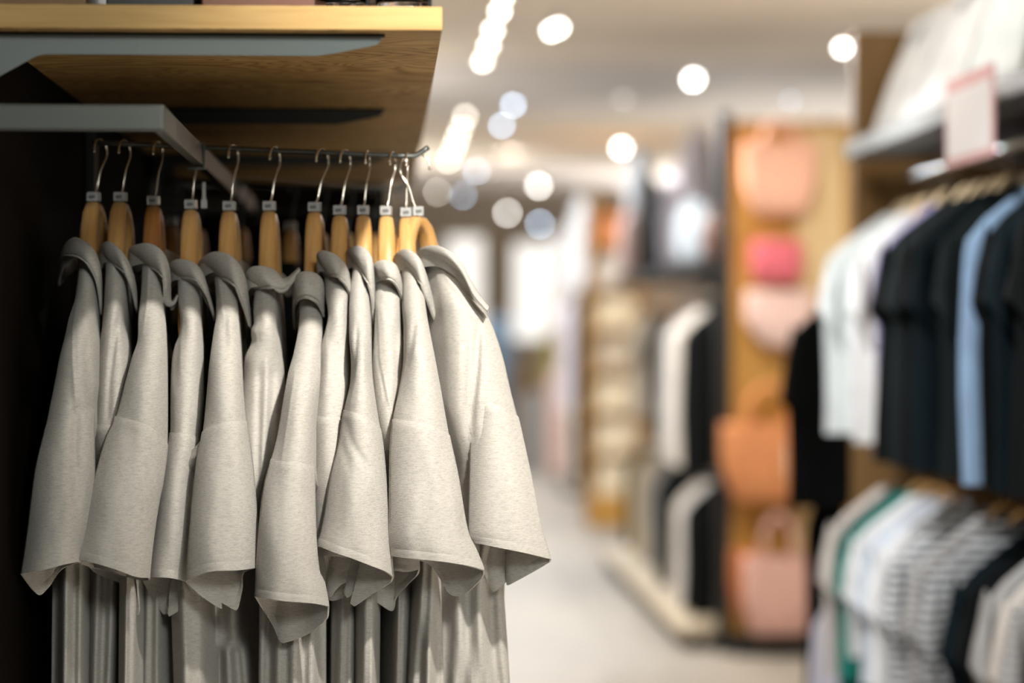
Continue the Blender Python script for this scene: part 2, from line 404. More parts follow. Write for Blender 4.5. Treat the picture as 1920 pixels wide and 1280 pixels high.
# ------------------------------------------------------------------ the polo shirts (traced at their own distances)
SH = []
def shirt(**k): SH.append(k)
shirt(L=[(149,495),(140,560),(128,598),(122,626),(110,673),(103,710),(85,797),(64,887),(50,1000),(45,1036),(39,1077)],
      R=[(176,510),(177,551),(176,607),(181,643),(181,720),(176,766),(177,887),(170,980),(158,1050)], seam=[(86,797),(114,782),(137,770),(147,764),(176,767)],
      hemf=[(40,1076),(83,1068),(123,1057),(158,1052)], hemb=[(120,1064,.05),(102,1085,.06),(90,1102,.06),(75,1115,.06),(62,1106,.05)],
      cre=[([(149,500),(142,570),(135,619),(136,678),(140,720),(143,766)],3,-.0025),([(143,764),(140,830),(142,950)],9,.006),([(160,640),(166,700),(172,760)],10,.005),([(147,500),(139,575),(131,620)],5,.003)],
      T=[(110,500),(113,482),(122,460),(131,450),(142,446),(157,453),(174,467),(183,486),(188,509),(190,540),(191,584)],
      B=[(111,505),(115,484),(122,479),(143,482),(157,490),(171,507),(181,528),(187,561),(190,590)], body=(98,161,96,160), z=0)
shirt(L=[(198,500),(196,551),(192,607),(184,664),(181,720),(178,797),(176,900),(172,1000),(168,1060)],
      R=[(236,515),(234,570),(232,605),(242,645),(247,680),(247,720),(245,797),(246,900),(252,1000),(256,1070)], seam=[(178,797),(200,796),(222,800),(245,806)],
      hemf=[(168,1062),(200,1068),(230,1078),(256,1082)], hemb=[(259,1110,.015),(261,1148,.02),(250,1155,.025),(237,1153,.03),(239,1115,.035),(226,1093,.045),(196,1082,.05),(178,1072,.03)],
      cre=[([(222,600),(214,650),(206,720),(202,790)],7,.006),([(226,610),(218,660),(210,720)],3,-.002),([(190,640),(186,720)],8,.003)],
      T=[(186,500),(187,474),(193,458),(204,454),(216,461),(232,478),(244,500),(253,532),(257,574)], B=[(190,505),(195,498),(205,496),(221,502),(235,514),(246,537),(256,580)], body=(162,230,158,222), z=.075)
shirt(L=[(266,508),(264,551),(259,596),(258,633),(246,673),(236,710),(217,780),(196,826),(175,901),(156,981),(147,1010),(134,1044)],
      R=[(305,525),(307,575),(312,614),(315,720),(315,766),(314,831),(306,900),(298,940),(290,990),(279,1080)], seam=[(217,780),(245,787),(273,796),(297,812),(314,832)],
      hemf=[(134,1045),(184,1057),(219,1068),(254,1081),(279,1083)], hemb=[(276,1088,.02),(231,1080,.04),(180,1066,.05),(150,1056,.03)],
      cre=[([(278,504),(275,570),(268,615)],3,-.003),([(272,560),(266,610)],6,.003),([(250,800),(240,900),(225,1000)],26,.004)],
      T=[(243,500),(242,474),(246,464),(260,459),(275,457),(291,462),(305,474),(314,493),(318,514),(319,540),(319,562),(324,566),(333,551)], B=[(255,514),(260,507),(275,501),(289,505),(300,514),(307,530),(308,552),(309,568),(318,574),(327,568),(334,556)], body=(224,264,222,263), z=0)
shirt(L=[(333,528),(334,570),(339,603),(336,626),(327,650),(322,678),(320,720),(319,811),(306,872),(285,1020),(276,1079)],
      R=[(374,535),(374,560),(378,604),(382,674),(382,740),(380,776),(375,821),(362,910),(358,960),(356,1020),(350,1070)], seam=[(319,811),(350,814),(375,822)],
      hemf=[(276,1082),(316,1083),(350,1090)], hemb=[(362,1112,.01),(384,1122,.02),(350,1136,.025),(314,1156,.03),(332,1122,.03),(318,1106,.04),(350,1108,.035),(312,1152,.055),(290,1121,.06),(268,1090,.05)],
      cre=[([(335,558),(341,600),(337,690)],3,-.002),([(332,640),(328,720)],7,.005)],
      T=[(318,535),(317,505),(322,492),(335,487),(352,489),(365,495),(377,508),(387,535),(402,590)], B=[(322,540),(327,530),(338,523),(357,522),(373,532),(384,548),(392,565),(402,596)], body=(265,309,262,312), z=.07)
shirt(L=[(402,526),(405,562),(405,592),(401,618),(393,674),(387,740),(380,807),(368,872),(357,978),(350,1064),(349,1088)],
      R=[(442,540),(447,590),(451,646),(456,720),(462,790),(475,884),(482,980),(487,1062)], seam=[(378,812),(390,802),(411,795),(439,790),(462,788)],
      hemf=[(350,1089),(377,1076),(405,1070),(443,1069),(487,1063)], hemb=[(470,1068,.03),(455,1076,.04),(454,1102,.05),(450,1126,.055),(443,1144,.055),(430,1138,.05),(400,1122,.04),(415,1141,.03),(385,1123,.025),(366,1108,.02),(351,1094,.008)],
      cre=[([(410,527),(416,575),(420,600)],3,-.002),([(420,595),(424,640)],7,.004),([(430,600),(434,640)],6,-.002)],
      T=[(376,520),(373,496),(381,484),(395,475),(407,473),(426,477),(442,489),(454,508),(461,529),(465,560),(470,604)], B=[(392,533),(400,523),(411,522),(428,528),(442,541),(451,562),(461,590),(468,612)], body=(318,392,325,388), z=.005)
shirt(L=[(477,545),(475,581),(476,604),(470,620),(472,636),(458,674),(456,740),(452,800),(450,900),(452,1000),(455,1100)],
      R=[(518,545),(519,609),(526,644),(533,693),(536,740),(540,820),(545,900),(545,1000),(540,1100)], seam=None, hemf=None, hemb=None,
      cre=[([(486,560),(484,600)],6,.003),([(478,634),(490,622)],4,.004),([(500,680),(498,760),(492,860),(488,960)],6,-.004),([(486,700),(484,840),(486,960)],7,.005),([(514,700),(508,820),(500,920)],7,.005)],
      T=[(464,560),(459,522),(470,503),(490,500),(510,505),(520,513),(526,523),(538,522),(548,514),(561,502)], B=[(466,558),(477,546),(491,541),(507,541),(515,542),(524,547),(536,545),(549,528),(562,507)], body=(386,456,384,482), z=.11)
shirt(L=[(562,570),(560,609),(550,663),(540,698),(532,740),(519,817),(495,911),(485,995),(481,1060),(479,1116)],
      R=[(603,578),(604,627),(602,660),(600,700),(596,740),(590,812),(590,900),(592,1000),(598,1070),(608,1092),(616,1134)], seam=[(509,860),(527,865),(554,866),(590,874)],
      hemf=[(479,1118),(530,1126),(587,1131),(617,1137)], hemb=[(616,1150,.008),(612,1162,.014),(577,1189,.04),(540,1203,.05),(527,1202,.055),(514,1175,.06),(497,1148,.05)],
      cre=[([(560,580),(558,625),(552,650)],4,-.002),([(552,700),(540,780),(528,862)],3,-.0025),([(545,660),(533,760),(522,840)],10,.004),([(598,640),(590,720)],8,.004)],
      T=[(552,580),(551,532),(560,514),(578,510),(594,515),(604,527),(607,548),(607,588)], B=[(552,584),(555,572),(562,562),(578,560),(594,569),(604,585),(607,594)], body=(487,612,484,612), z=-.015)
shirt(L=[(608,522),(610,552),(615,590),(610,618),(602,651),(599,698),(593,745),(588,780),(587,860),(586,1000),(586,1039)],
      R=[(652,541),(651,581),(654,618),(660,684),(662,720),(660,784),(664,900),(668,1000),(672,1044)], seam=[(588,780),(610,782),(639,784),(662,788)],
      hemf=[(586,1040),(629,1043),(672,1046)], hemb=[(690,1066,.01),(648,1116,.03),(616,1123,.05),(614,1080,.055),(612,1046,.05)],
      cre=[([(611,552),(615,595),(611,640)],3,-.003),([(632,640),(634,700),(630,760)],12,.004),([(612,660),(606,740)],8,-.003)],
      T=[(599,520),(595,482),(598,474),(607,471),(626,477),(642,491),(651,506),(656,530),(657,552)], B=[(602,518),(607,521),(621,518),(635,522),(647,534),(653,546),(657,558)], body=(622,670,620,668), z=.055)
shirt(L=[(661,508),(656,552),(654,585),(654,623),(658,684),(657,710),(645,768),(637,824),(619,899),(601,1000),(595,1020)],
      R=[(691,545),(694,604),(697,693),(704,745),(711,789),(718,831),(727,934),(732,1000),(737,1081)], seam=[(645,768),(671,776),(694,787),(713,803)],
      hemf=[(595,1022),(629,1036),(659,1046),(694,1060),(722,1071),(737,1082)], hemb=[(736,1089,.008),(696,1115,.03),(664,1137,.04),(658,1134,.042),(664,1118,.042),(716,1086,.022),(690,1098,.035),(651,1120,.05),(649,1110,.052),(700,1068,.04),(640,1096,.055),(616,1121,.065),(614,1080,.07),(606,1040,.05)],
      cre=[([(670,620),(668,660),(660,700)],6,.008),([(673,630),(668,700),(656,762)],3,-.0025),([(690,640),(692,700)],6,.004),([(650,790),(660,830),(690,880)],8,.004),([(640,830),(655,870)],6,.003)],
      T=[(648,500),(647,486),(653,468),(668,462),(682,466),(691,475),(698,494),(701,538),(702,600)], B=[(650,498),(656,494),(663,495),(673,503),(684,522),(694,545),(698,570),(700,608)], body=(667,714,666,712), z=0)
shirt(L=[(703,530),(703,581),(701,628),(698,693),(699,740),(705,800),(714,842),(716,900),(718,1000),(722,1060)],
      R=[(749,548),(751,604),(760,665),(762,720),(765,800),(772,842),(776,900),(782,1000),(786,1064)], seam=[(714,844),(735,840),(755,842),(772,848)],
      hemf=[(722,1066),(745,1070),(765,1072),(786,1066)], hemb=[(782,1078,.01),(764,1096,.03),(742,1122,.045),(736,1145,.05),(712,1132,.05),(697,1119,.04),(712,1090,.03)],
      cre=[([(708,580),(712,674),(726,740),(737,772)],2.5,-.003),([(706,580),(710,674),(722,740)],4,.003),([(742,622),(746,700),(742,760)],8,.006),([(705,560),(716,566),(728,582)],6,.003)],
      T=[(700,540),(698,511),(702,497),(712,490),(724,489),(740,496),(748,512),(753,538),(754,560)], B=[(702,538),(707,529),(714,524),(724,523),(738,530),(748,546),(754,564)], body=(737,775,734,768), z=.055)
shirt(L=[(755,508),(757,571),(761,623),(760,670),(748,733),(737,780),(731,845),(730,1000),(735,1041)],
      R=[(793,532),(801,592),(815,665),(829,740),(842,812),(858,887),(878,1000),(893,1031),(907,1066)], seam=[(737,785),(774,791),(809,798),(842,815)],
      hemf=[(735,1042),(785,1048),(832,1053),(879,1061),(907,1069)], hemb=[(907,1077,.01),(898,1090,.02),(875,1111,.045),(853,1117,.055),(839,1107,.06),(821,1078,.06),(798,1054,.05)],
      cre=[([(779,606),(772,645),(764,680)],7,.007),([(782,612),(776,660),(766,700)],4,-.002),([(850,930),(858,990),(872,1030)],12,-.004)],
      T=[(741,510),(739,486),(745,475),(759,468),(773,473),(785,484),(794,503),(801,524),(812,565),(823,601)], B=[(744,509),(752,504),(766,507),(778,517),(787,531),(797,552),(808,583),(819,608)], body=(783,826,768,833), z=-.01)
shirt(L=[(812,500),(825,570),(832,620),(836,700),(838,758),(850,820),(878,930),(879,1000),(886,1015)],
      R=[(862,508),(890,560),(915,592),(930,627),(945,675),(960,740),(971,782),(992,876),(1018,1000),(1032,1044)], seam=[(889,752),(914,755),(942,764),(972,782)],
      SL=[(893,700),(889,752),(882,841),(879,1000),(886,1016)],
      hemf=[(886,1016),(938,1027),(973,1034),(1003,1041),(1032,1048)], hemb=[(1031,1053,.008),(996,1074,.025),(950,1098,.045),(985,1072,.05),(958,1084,.055),(928,1109,.06),(919,1097,.065),(907,1078,.06),(895,1040,.04)],
      cre=[([(822,498),(850,535),(875,565),(892,600),(898,622)],5,-.004),([(897,618),(893,690),(884,770),(878,880)],7,.012),([(906,625),(904,690),(898,750)],5,-.002),([(874,640),(872,760),(866,900)],8,.004)],
      T=[(794,512),(784,475),(790,466),(805,462),(823,463),(845,474),(863,490),(879,520),(896,550),(916,576)], B=[(801,508),(810,495),(825,491),(842,496),(860,507),(875,532),(890,560),(913,584)], body=(832,942,828,957), z=.06, rot=True)

def crease_d(cre, u, v):
    d = 0
    for poly, w, a in cre:
        if poly[0][1] > poly[-1][1]: poly = poly[::-1]
        r = seg_dist(poly, u, v)
        if r: d += a * math.exp(-(r[0]/w)**2) * r[1]
    return d

def polo(i, s, hang, label):
    nu, nv = hang[1], hang[2]
    neck = W(nu, nv, YR)
    t = thing('hanging_polo_shirt', label, 'polo shirt', 'grey polo shirts on the front arm', (neck.x, neck.y, 0))
    org = Vector((neck.x, neck.y, 0))
    dz = s['z']; cre = s['cre']
    gaps = [abs(W(h[1], h[2], YR).x-neck.x) for h in HG if h is not hang]; gap = min(gaps)*.46
    Lp = [(v, u) for u, v in s['L']]; Rp = [(v, u) for u, v in s['R']]
    v0 = s['L'][0][1]
    vc = v0
    def dn(v):                                    # distance of the front ridge
        return herm([(vc-40, 3.168), (vc-10, 3.150), (vc+20, 3.125), (vc+80, 3.065), (vc+160, 2.995), (vc+260, 2.965), (1050, 2.925), (1200, 2.92)], v) + dz*sstep(vc+30, vc+170, v)
    def nz(p, f, a): return a*noise.noise(Vector((p[0]*f+i*7.3, p[1]*f*0.45, i*3.1)))
    dcap = lambda v: lin([(vc-25, .020), (vc+60, .028), (vc+200, .040), (1100, .045)], v)
    def front(u, v, l, r, extra=0):
        c = (u-l)/max(r-l, 1e-6); q = abs(2*c-1)
        d = dn(v) + dcap(v)*(0.8*q**2.2 + 0.2*q**6) + extra
        if i != 11: d += crease_d(cre, u, v)
        else: d += crease_d(cre, u, v)
        d += nz((u/55, v/60), 1.0, .0065) + nz((u/22, v/30), 1.0, .0016)
        return d
    # ---- body: closed horizontal loops from the neck to below the frame
    vs_max = max(p[1] for p in s['seam']) if s['seam'] else 900
    bl1, br1, bl2, br2 = s['body']
    rows = []; MC = 30
    TT = sorted([(p.x, p.y) for p in resample([(*p, 0) for p in s['T']], 60)])
    def top_of_collar(u): return lin(TT, u)
    v = v0-44; vs = []
    while v < vs_max+16: vs.append(v); v += 7
    vs += [vs_max+30, vs_max+50, vs_max+80] + [vs_max+80+(1120-vs_max-80)*k/5 for k in range(1, 6)] + [1160, 1200, 1240, 1280, 1320, 1370, 1420, 1470]
    if s['seam'] is None: vs = [v0-44+k*(1470-v0+44)/92 for k in range(93)]
    for v in vs:
        l, r = herm(Lp, v), herm(Rp, v)
        k = sstep(vs_max+10, vs_max+(330 if s.get('rot') else 75), v)
        bl = lin([(1060, bl1), (1280, bl2), (1470, bl2-(bl1-bl2)*0.2)], v); br = lin([(1060, br1), (1280, br2), (1470, br2)], v)
        if s['seam'] is None: k = sstep(860, 1060, v)
        l = l+(bl-l)*k; r = r+(br-r)*k
        z = W(960, v, 3.1).z
        hh = min(lin([(vc-20, .013), (vc+150, .018), (1000, .022), (1400, .026)], v), max(gap, .0125))
        near = []
        for j in range(MC+1):
            c = 0.5-0.5*math.cos(PI*(0.06+0.88*j/MC)); c = (c-0.5-0.5*0+0)/1+0.5
            c = j/MC*0.55+c*0.45; c = min(max(c, 0), 1)
            u = l+(r-l)*c
            d = front(u, v, l, r, 0.0)
            if k > 0:
                w1 = r-l
                fold = .010*math.sin(2*PI*c*max(1, round(w1/36))+i*1.7)*min(1, w1/60) + .004*math.sin(2*PI*c*2.3+i+v*.004)
                q = abs(2*c-1)
                db = 3.035+dz*0.7+.05*q**2+fold
                d = d+(db-d)*k
            vv = v
            if v < vc+40:
                tv = top_of_collar(u)+9
                if vv < tv: vv = tv; d = max(d, dn(vv)+.012)
            near.append(W(u, vv, d))
        sd = []
        A, Bq = near[-1], Vector((neck.x+hh, YR, 0)); far = near[0]; Cq = Vector((neck.x-hh, YR, 0))
        row = list(near)
        for m in (0.3, 0.65): row.append(A.lerp(Vector((Bq.x, Bq.y, A.z)), m))
        left = [far.lerp(Vector((Cq.x, Cq.y, far.z)), m) for m in (0.65, 0.3)]
        half = left + row
        # the other half of the shirt: the same turned about the hanger
        hh = min(hh, gap)
        other = [Vector((neck.x+math.copysign(min(abs(p.x-neck.x), hh), neck.x-p.x), 2*YR-p.y, p.z)) for p in half]
        rows.append([p-org for p in half+other])
    MB().grid(rows, True).build('torso', M['polo'], t, True)
    # ---- near sleeve
    if s['seam']:
        SLp = [(v, u) for u, v in s['SL']] if 'SL' in s else Lp
        NF, NB, NS = 34, 40, 34
        sm = resample([(*p, 0) for p in s['seam']], NF); hf = resample([(*p, 0) for p in s['hemf']], NF)
        hb = resample([(*s['hemf'][-1], 0.0)] + [(u, v, d*600) for u, v, d in s['hemb']] + [(*s['hemf'][0], 0.0)], NB+2, True)
        rows = []
        ss = [k/NS for k in range(NS-4)] + [0.90, 0.925, 0.938, 0.944, 0.950, 0.975, 1.0]
        ss = sorted(set(ss))
        for a in ss:
            row = []
            ends = []
            for j in range(NF):
                vv = sm[j].y+(hf[j].y-sm[j].y)*a
                l, r = herm(SLp, vv), herm(Rp, vv)
                l0, r0 = herm(SLp, sm[j].y), herm(Rp, sm[j].y); l1, r1 = herm(SLp, hf[j].y), herm(Rp, hf[j].y)
                c0 = min(max((sm[j].x-l0)/max(r0-l0, 1e-6), 0), 1); c1 = min(max((hf[j].x-l1)/max(r1-l1, 1e-6), 0), 1)
                c = c0+(c1-c0)*a; u = l+(r-l)*c
                q = abs(2*c-1)
                lift = -.0065+(.0042 if a < 0.012 else 0)
                groove = .0008*math.exp(-((a-0.941)/0.006)**2)
                ll = herm(Lp, vv) if 'SL' in s else l
                d = front(u, vv, ll, r, lift+groove)
                if 'SL' in s: d = dn(vv)+.03*q**2.2+lift+groove+nz((u/60, vv/60), 1.0, .004)
                row.append((u, vv, d))
            # back layer from the right edge round to the left edge
            R0, L0 = row[-1], row[0]
            for j in range(1, NB+1):
                b = j/(NB+1)
                ut = R0[0]+(L0[0]-R0[0])*b; vt = R0[1]+(L0[1]-R0[1])*b; dt = R0[2]+(L0[2]-R0[2])*b+.035*math.sin(PI*b)
                h = hb[j]; w = a**2.2
                hd = h.z/600
                fr = hf[NF-1].x+(hf[0].x-hf[NF-1].x)*b
                # above the hem the layer follows the tube; towards the hem it takes on its folds
                u = ut+(h.x-(fr))*w; v = vt+(h.y-(hf[NF-1].y+(hf[0].y-hf[NF-1].y)*b))*w
                d = dt*(1-w)+(R0[2]+(L0[2]-R0[2])*b+hd)*w
                row.append((u, v, d))
            rows.append([W(*p)-org for p in row])
        MB().grid(rows, True).build('sleeve', M['polo'], t, True, solid=.0022)
        fl_ = sum(rows[-1][j].x for j in range(len(rows[-1])))/len(rows[-1])
        far = [[Vector((-(p.x-fl_)*min(1, gap/.05), -p.y, p.z)) for p in r] for r in rows]
        MB().grid(far, True).build('sleeve', M['polo'], t, True, solid=.0022)
    # ---- collar: stand inside, fold on top, leaf outside, near half and far half
    NC = 40
    tt = list(s['T'])
    T = resample([(*p, 0) for p in tt], NC); Bp = resample([(*p, 0) for p in s['B']], NC)
    prof = [(0, YR), (.07, 3.222), (.16, 3.182), (.3, 3.145), (.45, 3.128), (.6, 3.132), (.8, 3.146), (1, 3.160)]
    if s.get('rot'): prof = [(0, YR), (.07, 3.222), (.16, 3.182), (.3, 3.140), (.45, 3.112), (.6, 3.10), (.8, 3.09), (1, 3.085)]
    cols = []
    for j in range(NC):
        c = j/(NC-1); d = herm(prof, c); e = sstep(0, .22, c)
        col = []
        for a in (1.0, .66, .33): col.append((T[j].x, T[j].y+3+34*a*(1-.75*sstep(.6, 1, c)), d+.011*e*(0.5+.5*a)))
        col.append((T[j].x, T[j].y+.8, d+.0045*e)); col.append((T[j].x, T[j].y, d+.001*e))
        for k in range(1, 25):
            r = k/24
            u = T[j].x+(Bp[j].x-T[j].x)*r; v = T[j].y+(Bp[j].y-T[j].y)*r
            bul = (.007*math.sin(PI*min(r*1.1, 1))+.0155*r+.0034*math.exp(-((r-.87)/.035)**2)*-1)*e
            col.append((u, v, d-bul+nz((u/40, v/40), 1, .0015)*e))
        cols.append([W(*p)-org for p in col])
    farc = [[Vector((p.x + 0.002*(k/NC), -p.y, p.z)) for p in c] for k, c in enumerate(cols)]
    MB().grid(farc[::-1]+cols[1:]).build('collar', M['polo'], t, True, solid=.0026)
    return t

SHL = ['grey polo shirt at the far left against the dark wall, long fold down its sleeve',
       'grey polo shirt squeezed second from the left, its narrow sleeve mostly hidden',
       'grey polo shirt third from the left, wide sleeve and small curled collar point',
       'narrow grey polo shirt fourth from the left, wedged between two wide sleeves',
       'grey polo shirt fifth from the left with a long drooping collar point',
       'shaded grey polo shirt set back sixth from the left, one collar point flipped up',
       'grey polo shirt seventh from the left, its sleeve hanging lowest of all',
       'grey polo shirt eighth from the left, crossed by a slanting shadow edge',
       'brightly lit grey polo shirt ninth from the left, collar half in shadow, pleated sleeve opening',
       'bright grey polo shirt third from the aisle, its narrow sleeve tucked behind the others',
       'bright grey polo shirt second from the aisle with a broad sleeve and long collar point',
       'outermost grey polo shirt beside the aisle, turned sideways with wide open sleeve']
HL = ['leftmost wooden hanger on the front arm, dark in the shade by the wall', 'second wooden hanger from the left on the front arm', 'reddish dark wooden hanger third from the left on the front arm',
      'wooden hanger just left of the hook clip, its hook hidden behind the hang frame', 'wooden hanger just right of the hook clip on the front arm', 'wooden hanger sixth from the left, over the shirt with the flipped collar',
      'wooden hanger seventh from the left on the front arm', 'wooden hanger eighth from the left on the front arm', 'wooden hanger ninth from the left, holding the half shaded collar',
      'sunlit pale wooden hanger third from the tip of the arm', 'sunlit wooden hanger second from the tip of the arm, narrow hook with bright glints', 'turned wooden hanger at the tip of the arm showing its round open hook']
for i, (h, s) in enumerate(zip(HG, SH)):
    ru, nu, nv, hr, yw = h
    wooden_hanger(W(nu, nv, YR), rail_at(ru), math.radians(hr), HL[i], 'wooden hangers on the front arm', math.radians(-yw), material=M['hanger_red'] if i == 2 else None, hook_r=.0205 if i == 11 else .0165)
    polo(i, s, h, SHL[i])
# ------------------------------------------------------------------ things seen behind the polo shirts
def garment(name, label, cat, group, pos, hw, length, m, yaw=0.0, thick=0.045, sleeve=0.17, seed=0, drop=0.13, flare=1.03):
    """a top hanging on a hanger: torso and two short sleeves; pos is the base of the neck"""
    t = thing(name, label, cat, group, pos, yaw)
    rows = []; rg = random.Random(seed)
    ph = rg.uniform(0, 6)
    zs = [0, .02, .05, .085, drop, drop+.03, drop+.08, length*.4, length*.55, length*.7, length*.85, length*.97, length]
    zs = sorted(z for z in set(zs) if z <= length)
    n = 36
    for z in zs:
        w = hw*herm([(0, .30), (.03, .48), (drop*.65, .80), (drop, .97), (drop+.05, 1.0), (length, flare)], z)
        th = thick*herm([(0, .58), (drop, .68), (length*.5, 1.0), (length, 1.1)], z)*0.5
        row = []
        for k in range(n):
            a = 2*PI*k/n; cx, sx = math.cos(a), math.sin(a)
            x = math.copysign(abs(cx)**.8, cx)*w; y = math.copysign(abs(sx)**.75, sx)*th
            wob = min(1, z/(length*.6))
            y += .012*wob*math.sin(x*46+ph+z*2)*min(1, thick/.045); x += .006*wob*math.sin(z*9+ph)
            row.append((x, y, -z))
        rows.append(row)
    MB().grid(rows, True, False, False).build('torso', m, t, True)
    if sleeve:
        for sgn in (-1, 1):
            rr = []
            for k in range(7):
                f = k/6
                ox, oz = hw*(.95+.15*f**.8), -(drop-.03)-sleeve*1.05*f
                ix, iz = hw*(.90-.06*f), -(drop+.14)-sleeve*.62*f
                row = []
                for j in range(20):
                    a = 2*PI*j/20; c = .5+.5*math.cos(a)
                    row.append((sgn*(ix+(ox-ix)*c), math.sin(a)*thick*(.5+.25*f)+.006*math.sin(8*f+a*3+ph), iz+(oz-iz)*c))
                rr.append(row)
            MB().grid(rr, True).build('sleeve', m, t, True)
    return t

# ---- dark garments on the arm behind
YB = 4.02
arm(YB, 330, 338, 742, 356, 'second dark display arm further back, half hidden behind the front hangers')
BK = [(322, 421, 'black', 'dark wooden hanger on the back arm, between the third and fourth front hangers'), (372, 428, 'navy', 'hanger on the back arm hidden behind the fourth front hanger'),
      (453, 426, 'charcoal', 'blurred hanger on the back arm right of the fifth front hanger'), (545, 430, 'black', 'blurred wooden hanger on the back arm between the sixth and seventh front hangers'),
      (602, 436, 'navy', 'blurred hanger on the back arm behind the seventh front hanger'), (652, 436, 'black', 'blurred hanger on the back arm behind the eighth front hanger'),
      (700, 436, 'charcoal', 'blurred hanger on the back arm behind the ninth front hanger'), (748, 438, 'black', 'blurred hanger at the tip of the back arm')]
BL = ['black shirt in the gap between third and fourth polo shirts', 'navy shirt behind the fourth polo shirt', 'charcoal shirt in the gap between fifth and sixth polo shirts', 'black shirt in the gap right of the flipped collar',
      'navy shirt behind the seventh polo shirt', 'black shirt behind the eighth polo shirt', 'charcoal shirt behind the ninth polo shirt', 'black shirt at the tip of the back arm']
A_, B_ = W(330, 338, YB), W(742, 356, YB)
for k, (u, v, c, lb) in enumerate(BK):
    nk = W(u, v, YB); kk = (nk.x-A_.x)/(B_.x-A_.x); rl = A_.lerp(B_, min(max(kk, 0), 1)); rl = Vector((nk.x+.004, rl.y, rl.z))
    if k == 0: rl.x = max(rl.x, A_.x+.004)
    wooden_hanger(nk, rl, math.radians(-20), lb, 'wooden hangers on the back arm', 0, marker=(k in (0, 3)), hook_m=M['rod'])
    garment('hanging_shirt', BL[k], 'shirt', 'dark shirts on the back arm', (nk.x, YB, nk.z-.055), .22, .75, M[c], PI/2, .050, .15, k, drop=.15)
# more dark garments further along the wall, closing the gaps
for k in range(9):
    x = -.41+.054*k
    garment('hanging_shirt', 'black shirt on the third arm, glimpsed only through dark gaps between the polo shirts', 'shirt', 'dark shirts on the third arm', (x, 4.75, 1.62), .22, .95, M['black'], PI/2, .05, .14, 30+k)
arm(4.75, 330+60, 392, 760, 398, 'third display arm deep in the dark behind the hangers', False)
garment('hanging_shirt', 'olive brown knit shirt in the shaded slit left of the outermost polo shirt', 'shirt', None, (W(828, 480, 3.62).x, 3.63, 1.60), .20, .78, M['olive'], PI/2, .035, .0, 5)

# ---- on top of the shelf
def tumbler(u, y, label):
    p = W(u, 5, y); c = (p.x, p.y, SZ1)
    t = thing('glass_tumbler', label, 'glass', 'clear tumblers on the oak shelf', c)
    n = 40; rows = []
    for r, z in ((.0305, 0), (.0315, .004), (.033, .05), (.035, .11)): rows.append([((r+.0008*math.cos(10*2*PI*k/n))*math.cos(2*PI*k/n), (r+.0008*math.cos(10*2*PI*k/n))*math.sin(2*PI*k/n), z) for k in range(n)])
    for r, z in ((.0325, .11), (.0305, .05), (.0285, .014)): rows.append([(r*math.cos(2*PI*k/n), r*math.sin(2*PI*k/n), z) for k in range(n)])
    MB().grid(rows, True, True, True).build('bowl', M['glass'], t, True)
    return t
tumbler(640, 2.80, 'clear glass tumbler on the shelf, beside the brown box'); tumbler(688, 2.86, 'clear glass tumbler on the shelf, middle of three'); tumbler(757, 2.79, 'clear glass tumbler nearest the shelf corner')
def carton(x0, x1, y0, y1, h, m, label, nm='storage_box'):
    t = thing(nm, label, 'box', 'boxes on the oak shelf', (x0, y0, SZ1))
    MB().box((0, 0, 0), (x1-x0, y1-y0, h*.8)).build('box_body', m, t, False, bevel=.002)
    MB().box((-.001, -.001, h*.8), (x1-x0+.001, y1-y0+.001, h)).build('lid', m, t, False, bevel=.002)
carton(-.212, -.066, 2.79, 3.1, .14, M['redbox'], 'reddish brown box on the shelf left of the glass tumblers')
carton(-.322, -.222, 2.80, 3.1, .16, M['dark'], 'black box on the shelf right of the grey wall post top')
carton(-.448, -.345, 2.80, 3.1, .15, M['brown'], 'brown box on the shelf at the left edge of the photo')

# ---- near right rack
t = thing('clothes_rack', 'tall two tier clothes rack on the right with brown end board, carrying the tees', 'clothes rack', None, (1.6, 4.2, 0))
o_ = Vector((1.6, 4.2, 0))
def part(nm, lo, hi, m, par, off=None, bev=.002):
    off = par.location if off is None else off
    return MB().box(Vector(lo)-off, Vector(hi)-off).build(nm, m, par, False, bevel=bev)
part('back_panel', (1.78, 4.2, .1), (1.81, 6.86, 2.4), M['brown'], t)
part('end_board', (1.335, 6.86, 0), (1.81, 6.90, 2.36), M['walnut'], t)
part('base', (1.34, 4.2, 0), (1.78, 6.86, .1), M['dark'], t)
part('top_shelf', (1.285, 4.2, 1.985), (1.78, 6.74, 2.03), M['shelfgrey'], t)
for nm, z in (('upper_rail', 1.925), ('lower_rail', 1.155)):
    MB().tube([Vector((1.43, 4.2, z))-o_, Vector((1.43, 6.66, z))-o_], .0125, 14).build(nm, M['chrome'], t)
for y in (4.4, 5.9, 6.62):
    for z in (1.925, 1.155): MB().tube([Vector((1.43, y, z))-o_, Vector((1.79, y, z))-o_], .009, 10).build('rail_arm', M['chrome'], t)
